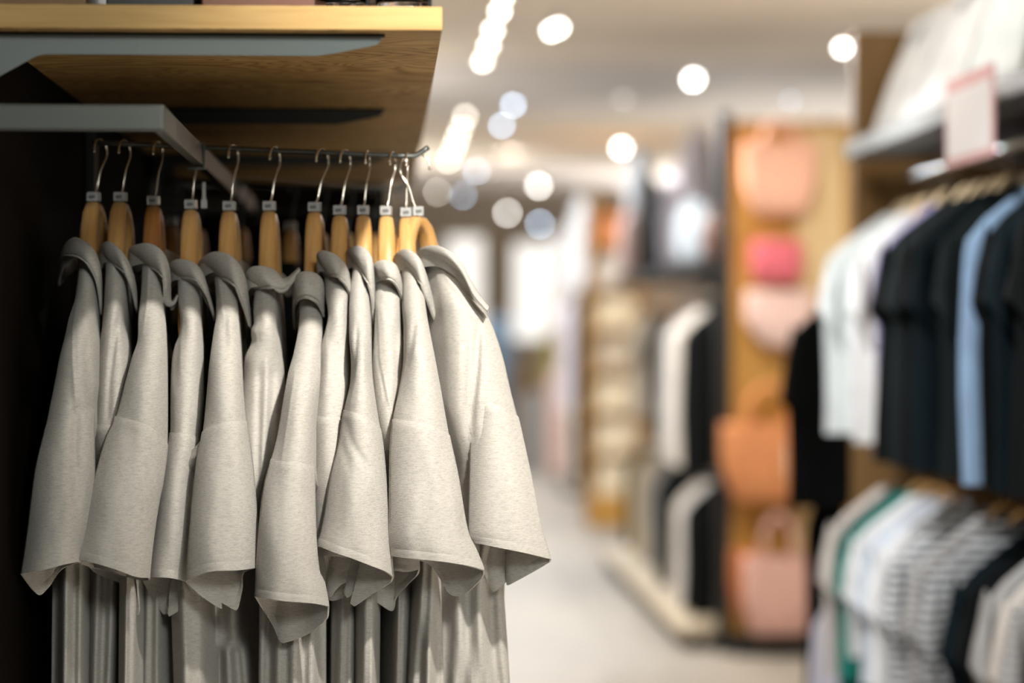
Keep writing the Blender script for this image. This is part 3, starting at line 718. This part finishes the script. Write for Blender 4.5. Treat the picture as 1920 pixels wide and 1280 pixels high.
UP = [(6.56, 'mint', 'white pale mint tee at the far end of the upper rack rail', .215, .60, 0), (6.42, 'white', 'white tee second on the upper rack rail, behind the pale mint one', .165, .62, 0), (6.26, 'beige', 'beige tee between the pale tees and the lavender one', .12, .64, 0),
      (6.06, 'lavender', 'lavender purple tee on the upper rack rail before the black ones', .18, .65, 0), (5.84, 'black', 'first black tee beside the lavender one', .215, .64, 0), (5.70, 'charcoal', 'charcoal tee second among the dark tees of the upper rail', .21, .645, 0),
      (5.56, 'black', 'black tee behind the dark teal hued one on the upper rail', .21, .655, 0), (5.44, 'navy', 'very dark navy tee in the middle of the upper rail', .215, .655, 0), (5.22, 'charcoal', 'charcoal tee just left of the light blue shirt', .205, .70, 0),
      (4.98, 'denim', 'light blue shirt edge shining between black tees of the upper rail', .232, .655, .0), (4.86, 'black', 'black tee just right of the light blue shirt', .205, .68, 0), (4.72, 'navy', 'dark navy tee second from the right photo edge on the upper rail', .215, .655, 0), (4.55, 'black', 'black tee nearest the camera on the upper rail', .215, .655, 0)]
for k, (y, c, lb, hw, ln, sl) in enumerate(UP):
    ln = min(ln, .64); hw *= 1.07 if c != 'denim' else 1
    nz_ = 1.822
    garment('hanging_tee', lb, 'tee', 'tees on the upper rack rail', (1.43, y, nz_), hw, ln, M[c], random.uniform(-.05, .05), .06 if c != 'denim' else .05, .15 if c != 'denim' else .0, 50+k)
    wooden_hanger(Vector((1.43, y, nz_+.04)), Vector((1.43, y, 1.9355)), PI/2, 'wooden hanger of the ' + lb.split(' on the')[0].split(' between')[0].split(' at the')[0].split(' nearest')[0].split(' second')[0].split(' in the')[0] + ', upper rack', 'hangers on the upper rack rail', PI/2, material=M['hanger_pale'], marker=False)
LO = [(6.62, 'offwhite', 'off white tee at the far end of the lower rack rail', .205, .52), (6.50, 'navy', 'navy tee behind the teal one on the lower rail', .19, .60), (6.38, 'teal', 'teal green tee showing one shoulder on the lower rail', .205, .50), (6.24, 'white', 'white tee just right of the teal one', .21, .42),
      (6.06, 'iceblue', 'ice blue tee on the lower rail beside the white ones', .215, .47), (5.90, 'white', 'second white tee, just left of the striped tees', .215, .46), (5.70, 'stripe', 'black and white striped tee, first of the striped ones', .215, .55), (5.52, 'stripe_grey', 'dark grey striped tee between two black and white striped ones', .21, .58),
      (5.33, 'stripe', 'black and white striped tee beside the black jacket', .215, .56), (5.10, 'navy', 'black jacket in the middle of the lower rail', .215, .74), (4.98, 'black', 'black jacket just left of the pale grey tee', .21, .74), (4.87, 'greycloth', 'pale grey tee right of the black jackets', .205, .66),
      (4.74, 'offwhite', 'off white tee on the lower rail near the right photo edge', .20, .62), (4.62, 'stripe_grey', 'grey striped tee at the right photo edge', .21, .60), (4.46, 'charcoal', 'dark tee nearest the camera on the lower rail', .21, .6)]
for k, (y, c, lb, hw, ln) in enumerate(LO):
    hw *= 1.07
    garment('hanging_tee', lb, 'tee', 'tees on the lower rack rail', (1.43, y, 1.075), hw, ln, M[c], random.uniform(-.05, .05), .06, .15, 80+k)
    wooden_hanger(Vector((1.43, y, 1.102)), Vector((1.43, y, 1.1655)), PI/2, 'wooden hanger of the ' + lb.split(' on the')[0].split(' between')[0].split(' at the')[0].split(' nearest')[0].split(',')[0] + ', lower rack', 'hangers on the lower rack rail', PI/2, material=M['hanger'], marker=False)
garment('long_skirt', 'long pale pink grey garment hanging low at the far end of the rack', 'garment', None, (1.37, 6.78, .80), .17, .70, M['lilac'], 0, .05, 0, 3)
garment('hanging_tee', 'black tee hanging on its own hook at the far end of the right rack', 'tee', None, (1.46, 7.08, 1.625), .275, .64, M['black'], 0, .09, .21, 9)
wooden_hanger(Vector((1.46, 7.08, 1.66)), Vector((1.46, 7.08, 1.775)), PI/2, 'hanger of the black tee on its own hook beyond the right rack', None, PI/2, marker=False)
garment('hanging_trousers', 'narrow black trousers hanging below the black tee, beside the lowest pink tote', 'trousers', None, (1.325, 7.2, 1.04), .068, .80, M['black'], 0, .05, 0, 19)
t = thing('coat_hook', 'dark arm on the brown end board holding the black tee', 'hook', None, (1.46, 6.90, 1.7705))
MB().tube([(0, 0, 0), (0, .2, 0), (0, .235, .012)], .0045, 10).build('rod', M['rod'], t); MB().box((-.02, 0, -.03), (.02, .004, .03)).build('back_plate', M['rod'], t, False)

def display_board(y0, y1, h, lean, m, label, x=1.315, dep=.05):
    """a folded shirt propped up on its card, leaning back, facing the aisle"""
    t = thing('folded_shirt', label, 'folded shirt', 'folded shirts propped on the rack shelf', (x, (y0+y1)/2, 2.031))
    w = (y1-y0)/2; pr = []
    for k in range(9):
        f = k/8; z = h*f; th = dep*(.5+.5*math.sin(PI*min(.9, f+.1)))
        row = []
        for j in range(24):
            a = 2*PI*j/24; cx, sx = math.cos(a), math.sin(a)
            row.append((lean*f+dep/2+math.copysign(abs(sx)**.6, sx)*th/2, math.copysign(abs(cx)**.5, cx)*w*(1-.08*f), z))
        pr.append(row)
    MB().grid(pr, True, True, True).build('folded_body', m, t, True)
    cl_ = MB().tube([(lean*.93+dep*.1, -w*.42, h*.93), (lean*.9-dep*.12, -w*.2, h*.87), (lean*.86-dep*.2, 0, h*.78), (lean*.9-dep*.12, w*.2, h*.87), (lean*.93+dep*.1, w*.42, h*.93)], .012, 8); cl_.build('collar', m, t)
display_board(6.12, 6.60, .31, .11, M['white'], 'white folded shirt at the far end of the rack shelf, leaning back')
display_board(5.62, 6.06, .33, .11, M['white'], 'white folded shirt second on the rack shelf, left of the mint one')
display_board(5.08, 5.57, .36, .11, M['mint'], 'pale mint folded shirt above the pink framed price sign')
display_board(4.42, 5.02, .30, .11, M['white'], 'white folded shirt on the rack shelf at the upper right corner')
t = thing('price_sign', 'pink framed white price card clipped to the rack shelf edge', 'sign', None, (1.232, 5.07, 1.985))
MB().box((0, -.21, -.125), (.004, .21, .065)).build('frame', M['signpink'], t, False, bevel=.001)
MB().box((-.0015, -.19, -.108), (.0, .19, .035)).build('card', M['sign'], t, False)
MB().box((.0, -.02, .0), (.056, .02, .02)).build('clip', M['chrome'], t, False)

# ---- tote bags on the wooden end panel
PX, PY = 1.606, 11.2
t = thing('bag_display', 'tall oak end panel with tote bags hanging on it, middle right of the aisle', 'display panel', None, (PX, PY, 0)); o_ = Vector((PX, PY, 0))
part('panel', (1.606, 11.2, .10), (2.35, 11.24, 2.48), M['oak_panel'], t)
part('pale_reflection', (1.90, 11.16, .10), (2.13, 11.2, 2.44), M['oak_pale'], t)  # pale strip, light reflected on the panel's right side put into colour
part('dark_edge', (1.545, 11.2, .0), (1.606, 11.30, 2.52), M['dark'], t)
part('base', (1.606, 11.1, 0), (2.35, 11.24, .10), M['dark'], t)
def tote(u0, u1, v0, v1, y, m, hv, label, hm=None, dep=.12, round_=.35, tagm=None):
    a = W((u0+u1)/2, v1, y); b = W((u0+u1)/2, v0, y); w = (u1-u0)/2*y/4533; h = b.z-a.z
    t = thing('hanging_bag', label, 'bag', 'bags on the oak end panel', (a.x, y-dep/2, a.z))
    rows = []
    for k in range(12):
        f = k/11
        ww = w*(1-round_*(1-min(1, f*1.6))**2); d = dep/2*herm([(0, .7), (.3, 1), (1, .35)], f)
        rows.append([(math.copysign(abs(math.cos(2*PI*j/32))**.55, math.cos(2*PI*j/32))*ww, math.copysign(abs(math.sin(2*PI*j/32))**.6, math.sin(2*PI*j/32))*d, h*f) for j in range(32)])
    MB().grid(rows, True, True, True).build('bag_body', m, t, True)
    if hv:
        hh = (v0-hv)*y/4533
        for s in (-1, 1):
            MB().tube(resample([(-w*.42, s*dep*.14, h*.93), (-w*.38, s*dep*.12, h+hh*.6), (0, s*dep*.05, h+hh), (w*.38, s*dep*.12, h+hh*.6), (w*.42, s*dep*.14, h*.93)], 20), .014, 8).build('handle', hm or m, t)
    if tagm: MB().box((w*.35, -dep*.55, h*.35), (w*.75, -dep*.5, h*.75)).build('paper_tag', tagm, t, False)
    return t
tote(1388, 1528, 268, 402, 11.145, M['peach'], 232, 'large peach tote bag at the top of the oak panel')
tote(1404, 1500, 452, 530, 11.145, M['rose'], 0, 'small rose red pouch below the peach tote', round_=.2)
tote(1392, 1522, 545, 650, 11.145, M['palepink'], 0, 'pale pink rounded bag in the middle of the oak panel', round_=.6)
tote(1346, 1526, 792, 938, 11.10, M['orange'], 722, 'big orange tote with tall handle and paper tag', tagm=M['tag'])
tote(1388, 1524, 1040, 1186, 11.06, M['pink'], 962, 'dusty pink tote hanging lowest on the oak panel', round_=.25)
tote(1366, 1440, 1030, 1150, 11.19, M['rust'], 0, 'rust orange bag peeking out left of the lowest pink tote', dep=.06)
for u, v, y in ((1458, 236, 11.2), (1452, 446, 11.2), (1457, 540, 11.2), (1436, 724, 11.2), (1456, 964, 11.2)):
    p = W(u, v, y); t = thing('bag_peg', 'small steel peg on the oak panel', 'peg', 'pegs on the oak panel', p)
    MB().tube([(0, .0, 0), (0, -.10, 0), (0, -.115, .012)], .006, 8).build('peg_rod', M['chrome'], t); MB().lathe([(.015, -.002), (.015, .002)], (0, -.001, 0), 16, Vector((0, 1, 0))).build('rosette', M['chrome'], t)

# ---- the gondola running back from the oak panel
t = thing('shelf_gondola', 'dark shelving run behind the oak panel, white long garments hanging on it', 'shelving', None, (1.6, 11.3, 0)); o_ = Vector((1.6, 11.3, 0))
part('back_panel', (2.05, 11.3, 0), (2.1, 15.7, 2.5), M['dark'], t)
part('top_shelf', (1.48, 11.34, 1.80), (2.05, 15.6, 1.85), M['dark'], t)
part('plinth', (1.37, 11.34, .07), (2.05, 15.6, .11), M['plinth'], t)
part('plinth_shadow', (1.42, 11.34, 0), (2.05, 15.6, .07), M['dark'], t)  # dark board put in as the shadow under the plinth lip
for nm, z in (('upper_rail', 1.70), ('lower_rail', .79)):
    MB().tube([Vector((1.64, 11.36, z))-o_, Vector((1.64, 15.5, z))-o_], .0125, 12).build(nm, M['chrome'], t)
for y in (11.4, 13.1, 15.5):
    for z in (1.70, .79): MB().tube([Vector((1.64, y, z))-o_, Vector((2.05, y, z))-o_], .01, 8).build('rail_arm', M['chrome'], t)
G1 = [(11.55, 1.64, .85, 'black', 'black dress right behind the oak panel, upper tier'), (11.75, 1.64, .85, 'charcoal', 'charcoal dress second behind the oak panel'), (12.05, 1.64, .84, 'offwhite', 'off white long blouse beside the charcoal dress'), (12.30, 1.645, .82, 'white', 'bright white long blouse standing out on the dark shelving'),
      (12.62, 1.64, .80, 'greycloth', 'grey blouse just left of the bright white one'), (13.3, 1.63, .6, 'offwhite', 'off white top left of the grey blouse on the dark shelving'), (13.9, 1.62, .65, 'black', 'black top halfway along the dark shelving'), (14.6, 1.63, .62, 'offwhite', 'off white top halfway along the upper tier, next to the cream one'), (15.2, 1.62, .6, 'cream', 'cream top on the dark shelving')]
for k, (y, z, ln, c, lb) in enumerate(G1):
    garment('hanging_garment', lb, 'garment', 'garments on the upper tier of the dark shelving', (1.645, y, z-.03), .21 if y < 13 else .12, min(ln, .78), M[c], random.uniform(-.08, .08), .09, .14 if ln < .7 else 0, 120+k)
G2 = [(11.5, 'black', 'black trousers low behind the oak panel'), (11.8, 'black', 'second black trousers low behind the oak panel'), (12.0, 'white', 'white long skirt on the lower tier'), (12.25, 'offwhite', 'off white long skirt beside the white skirt'), (12.9, 'charcoal', 'charcoal skirt on the lower tier'), (13.5, 'black', 'black skirt on the lower tier'),
      (14.1, 'greycloth', 'grey skirt on the lower tier halfway along'), (14.8, 'cream', 'cream skirt halfway along the lower tier'), (15.3, 'black', 'black skirt beyond the grey one')]
for k, (y, c, lb) in enumerate(G2):
    garment('hanging_skirt', lb, 'garment', 'garments on the lower tier of the dark shelving', (1.645, y, .745), .19 if y < 13 else .14, .60, M[c], random.uniform(-.08, .08), .10, 0, 150+k)
def soft_bag(u0, u1, v0, v1, y, m, label, nm='soft_bag', cat='bag', grp='goods on top of the dark shelving', base=1.852):
    a = W(u0, v1, y); b = W(u1, v0, y); cx = (a.x+b.x)/2; w = (b.x-a.x)/2; h = max(b.z-base, .1)
    t = thing(nm, label, cat, grp, (cx, y, base)); rows = []
    for k in range(10):
        f = k/9; r = herm([(0, .86), (.3, 1), (.75, .9), (1, .45)], f)
        rows.append([(w*r*math.copysign(abs(math.cos(2*PI*j/28))**.7, math.cos(2*PI*j/28)), .12*r*math.sin(2*PI*j/28), h*f) for j in range(28)])
    MB().grid(rows, True, True, True).build('body', m, t, True)
    MB().tube(resample([(-w*.3, 0, h*.93), (-w*.15, 0, h*1.06), (w*.15, 0, h*1.06), (w*.3, 0, h*.93)], 12), .012, 8).build('grip', m, t)
soft_bag(1262, 1342, 380, 470, 12.2, M['bluebag'], 'ice blue bag on the dark shelf beside the oak panel')
soft_bag(1318, 1372, 400, 470, 11.7, M['redbox'], 'dark brown bag on the shelf touching the oak panel')
soft_bag(1268, 1350, 250, 372, 12.9, M['lilac'], 'tall lilac bag on top of the dark shelving')
soft_bag(1238, 1290, 330, 440, 13.6, M['lilac'], 'smaller lilac bag behind the tall one')
soft_bag(1170, 1232, 290, 400, 15.3, M['greycloth'], 'pale grey bag on top of the dark shelving at its far end', base=1.852)
soft_bag(1205, 1250, 350, 460, 14.5, M['charcoal'], 'charcoal bag between pale grey and lilac bags')
soft_bag(1160, 1200, 400, 470, 14.9, M['palepink'], 'pale pink bag low on the shelving top at the far end')

# ---- oak shelf tower with cream stacks
t = thing('shelf_tower', 'narrow oak shelf tower holding cream folded stacks, far right of the aisle', 'shelving', None, (1.55, 18.5, 0)); o_ = Vector((1.55, 18.5, 0))
part('side', (1.545, 18.5, 0), (1.57, 18.9, 2.52), M['oak_panel'], t); part('side', (1.95, 18.5, 0), (1.975, 18.9, 2.52), M['oak_panel'], t); part('back', (1.57, 18.88, 0), (1.95, 18.9, 2.52), M['oak_pale'], t)
part('base', (1.57, 18.5, 0), (1.95, 18.88, .24), M['oak_panel'], t)
lv = [.24, .56, .88, 1.2, 1.52, 1.84, 2.16]
for z in lv[1:] + [2.5]: part('shelf', (1.57, 18.52, z-.02), (1.95, 18.88, z), M['oak_panel'], t)
cc = ['cream', 'cream', 'cream', 'beige', 'cream', 'offwhite', 'orange']
wl = ['lowest', 'second', 'third', 'fourth', 'fifth', 'sixth', 'top']
for k, z in enumerate(lv):
    for q in range(4):
        x0 = 1.585+.01*q
        o = MB().grid([[(x0+.17+.165*sx*math.copysign(abs(math.cos(a))**.4, math.cos(a)), 18.68+.15*math.copysign(abs(math.sin(a))**.4, math.sin(a)), zz) for a in [2*PI*j/24 for j in range(24)] for sx in (1,)] for zz in (z+.001+.062*q, z+.012+.062*q, z+.05+.062*q, z+.062+.062*q)], True, True, True).build('folded_garment', M[cc[k]], None, True)
        tag(o, f"{'bottom upper-middle top'.split()[0] if q == 0 else 'top' if q == 3 else 'lower middle' if q == 1 else 'upper middle'} folded {cc[k] if cc[k] != 'offwhite' else 'off white'} garment on the {wl[k]} shelf of the oak tower", 'folded clothes', 'folded garments in the oak tower')

# ---- far goods
FAR = [(905, 962, 590, 800, 29.5, 'denim', 'blue garment far away just right of the outermost polo shirt'), (958, 1010, 690, 850, 28.5, 'tan', 'brown garment far down the aisle'), (974, 1024, 730, 905, 27.0, 'greycloth', 'grey garment far down the aisle, left of the pink one'),
       (1014, 1062, 620, 720, 28.0, 'yellow', 'pale yellow garment far down the aisle'), (1026, 1078, 690, 930, 25.5, 'palepink', 'pale pink long garment far down the aisle'), (1046, 1094, 560, 770, 24.0, 'lilac', 'lilac garment far down the aisle'),
       (1036, 1088, 425, 560, 25.0, 'white', 'white garment high up far down the aisle'), (1070, 1112, 370, 540, 22.5, 'iceblue', 'ice blue garment high up before the oak tower'), (1076, 1116, 540, 900, 22.0, 'charcoal', 'dark long garment just left of the oak tower'), (1062, 1106, 740, 950, 23.0, 'offwhite', 'off white long garment left of the oak tower')]
for k, (u0, u1, v0, v1, y, c, lb) in enumerate(FAR):
    p = W((u0+u1)/2, v0, y); hw = (u1-u0)/2*y/4533; ln = (v1-v0)*y/4533
    garment('hanging_garment', lb, 'garment', 'garments far down the aisle', p, hw, ln, M[c], 0, .16, 0, 170+k, drop=min(.13, ln*.3))
    t = thing('garment_stand', 'dark stand of the ' + lb, 'stand', 'floor stands far down the aisle', (p.x, p.y+.14, 0))
    MB().tube([(0, 0, .02), (0, 0, p.z+.06), (0, -.07, p.z+.075), (0, -.14, p.z+.03)], .011, 8).build('pole', M['dark'], t)
    MB().tube([(-hw*.42, -.14, p.z-.045), (-hw*.2, -.14, p.z+.0), (0, -.14, p.z+.03), (hw*.2, -.14, p.z+.0), (hw*.42, -.14, p.z-.045)], .009, 8).build('shoulder_bar', M['hanger'], t)
    MB().lathe([(.16, 0), (.16, .012), (.03, .022)], (0, 0, 0), 24).build('base', M['dark'], t)
t = thing('far_rack', 'dark clothes rack far down the right side of the aisle', 'clothes rack', None, (1.7, 20, 0)); o_ = Vector((1.7, 20, 0))
part('back_panel', (2.7, 19.2, 0), (2.75, 33.0, 2.3), M['brown'], t); part('plinth', (2.2, 19.2, 0), (2.7, 33, .12), M['dark'], t)
for i, (u0, u1, v0, v1, lb) in enumerate(((836, 908, 428, 700, 'bright white lit panel on the back wall, left one'), (960, 1044, 440, 640, 'bright white lit panel on the back wall, right one'))):
    a, b = W(u0, v1, 33.9), W(u1, v0+14, 33.9)
    t = thing('light_panel', lb, 'light panel', None, (a.x, 33.97, a.z))
    MB().box((0, -.08, 0), (b.x-a.x, 0, b.z-a.z)).build('frame', M['paint_white'], t, False, bevel=.01); MB().box((.02, -.09, .02), (b.x-a.x-.02, -.081, b.z-a.z-.02)).build('diffuser', M['lit_panel'], t, False)

# ---- ceiling lamps
def lamp(u, v, m, label, group, r=.018, tilt=.9, power=68, col=(1.0, 0.95, 0.87)):
    y = 1.43*4533/(622-v) if v < 600 else 20
    p = W(u, v, y)
    t = thing('ceiling_spotlight', label, 'ceiling lamp', group, p)
    ax = Vector((0, -math.sin(tilt), -math.cos(tilt)))
    MB().lathe([(r*1.04, .0), (r*1.08, .03), (r*.85, .10), (r*.3, .12)], (0, 0, 0), 24, -ax).build('housing', M['housing'], t)
    MB().lathe([(r*.2, .0), (r, .0)], (0, 0, 0), 24, ax).build('lens', m, t)
    MB().tube([(0, 0, .04), (0, 0, 3.0-p.z)], .012, 8).build('stem', M['housing'], t)
    if power:
        l = bpy.data.lights.new('spot_light', 'SPOT'); l.energy = power; l.shadow_soft_size = 0; l.color = col; l.spot_size = math.radians(150); l.spot_blend = .5
        o = bpy.data.objects.new('spot_light', l); COL.objects.link(o); o.location = p + ax*.03
        o.rotation_euler = Vector((.25, -.35, -1)).to_track_quat('-Z', 'Y').to_euler(); tag(o, kind='helper')
ordn = ['first', 'second', 'third', 'fourth', 'fifth', 'sixth', 'seventh', 'eighth', 'ninth', 'tenth', 'eleventh']
for k, (u, v) in enumerate([(944, -8), (937, 22), (924, 57), (916, 87), (905, 115), (872, 218), (864, 240), (857, 260), (850, 278), (841, 300), (820, 360)]):
    lamp(u, v, M['lamp_warm'], f'warm spotlight in the long ceiling row nearest the oak shelf, {ordn[k]} from the camera', 'warm spotlights in the long ceiling row', power=14)
for k, (u, v) in enumerate([(962, 197), (941, 235), (893, 320), (868, 366)]):
    lamp(u, v, M['lamp_cool'], f'cool white spotlight in the second ceiling row, {ordn[k]} from the camera', 'cool spotlights in the second ceiling row', col=(.80, .89, 1.0))
for k, (u, v) in enumerate([(1300, 149), (1165, 277), (1010, 348), (951, 399)]):
    lamp(u, v, M['lamp_neutral'], f'round white spotlight in the right hand ceiling row, {ordn[k]} from the camera', 'round spotlights in the right hand ceiling row', r=.028)
lamp(1034, 58, M['lamp_neutral'], 'white ceiling spotlight just right of the warm row', None); lamp(1048, 52, M['lamp_neutral'], 'white ceiling spotlight paired close beside another, right of the warm row', None)
lamp(1012, 420, M['lamp_cool'], 'lowest bluish round spotlight over the far end of the aisle', None, r=.032)
lamp(1168, 186, M['lamp_dim'], 'dim beige ceiling spotlight turned away above the aisle', None, power=0)
lamp(1580, 90, M['lamp_neutral'], 'small white spotlight by the brown end board at upper right', None, r=.02, power=18)
lamp(1483, 188, M['lamp_cool'], 'flat bluish lamp above the oak panel', None, r=.012, tilt=.2, power=0)
# ------------------------------------------------------------------ light
wd = bpy.data.worlds.new('world'); S.world = wd; wd.use_nodes = True
wd.node_tree.nodes['Background'].inputs[0].default_value = (0.95, 0.93, 0.90, 1); wd.node_tree.nodes['Background'].inputs[1].default_value = 0.10
def spot(loc, target, power, size, color, angle=50, blend=0.6):
    l = bpy.data.lights.new('spot_light', 'SPOT'); l.energy = power; l.shadow_soft_size = size; l.color = color
    l.spot_size = math.radians(angle); l.spot_blend = blend
    o = bpy.data.objects.new('spot_light', l); COL.objects.link(o); o.location = loc
    o.rotation_euler = (Vector(target)-Vector(loc)).to_track_quat('-Z', 'Y').to_euler()
    tag(o, kind='helper')
def area(loc, power, size, color, rot=(0, 0, 0)):
    l = bpy.data.lights.new('area_light', 'AREA'); l.energy = power; l.shape = 'DISK'; l.size = size; l.color = color
    o = bpy.data.objects.new('area_light', l); COL.objects.link(o); o.location = loc; o.rotation_euler = rot
WARM = (1.0, 0.955, 0.89)
spot((0.55, 1.35, 2.97), (0.14, 3.18, 1.55), 350, 0.04, (1.0, 0.95, 0.87), 32, 1.0)
RT = (0, math.radians(-32), 0)
def aimed(loc, target, power, size, color=WARM):
    area(loc, power, size, color, (Vector(target)-Vector(loc)).to_track_quat('-Z', 'Y').to_euler())
aimed((0.9, -1.2, 2.9), (-0.15, 3.1, 1.3), 78, 0.9, (0.94, 0.99, 0.955))
spot((1.35, 3.3, 2.97), (1.25, 3.3, 0), 1100, 0.15, WARM, 50, 0.5); spot((1.5, 1.0, 2.97), (1.3, 1.2, 0), 1000, 0.15, WARM, 56, 0.5)
area((0.4, 5.4, 2.97), 20, 0.5, WARM, RT); area((0.4, 8.0, 2.97), 18, 0.6, WARM, RT)
spot((0.3, 5.7, 2.97), (1.25, 6.1, 1.3), 120, 0.05, (0.97, 0.98, 1.0), 46, 0.7); spot((0.25, 3.6, 2.97), (1.25, 5.0, 0.8), 110, 0.05, (0.97, 0.98, 1.0), 46, 0.8)
spot((1.0, 8.6, 2.97), (1.75, 11.2, 1.2), 115, 0.05, WARM, 50)
spot((1.0, 15.6, 2.97), (1.7, 18.6, 1.3), 170, 0.0, WARM, 60); spot((1.0, 20.0, 2.97), (1.7, 25.0, 1.3), 260, 0.0, WARM, 60)
# added upward area lights that brighten the ceiling, no fixtures there
for x, y, z, p in ((-1.2, 8.0, 1.95, 40), (-1.2, 14.0, 1.95, 34), (-0.9, 21.0, 1.95, 50), (3.2, 23.0, 1.95, 60), (3.4, 9.0, 1.2, 34), (3.3, 16.0, 1.2, 26)):
    area((x, y, z), p, 2.2, WARM, (PI, 0, 0))

S.view_settings.view_transform = 'Standard'; S.view_settings.look = 'None'; S.view_settings.gamma = 1; S.view_settings.exposure = 0.66
S.cycles.max_bounces = 12; S.cycles.diffuse_bounces = 4; S.cycles.glossy_bounces = 3; S.cycles.transmission_bounces = 12; S.cycles.sample_clamp_indirect = 4
S.cycles.use_denoising = True
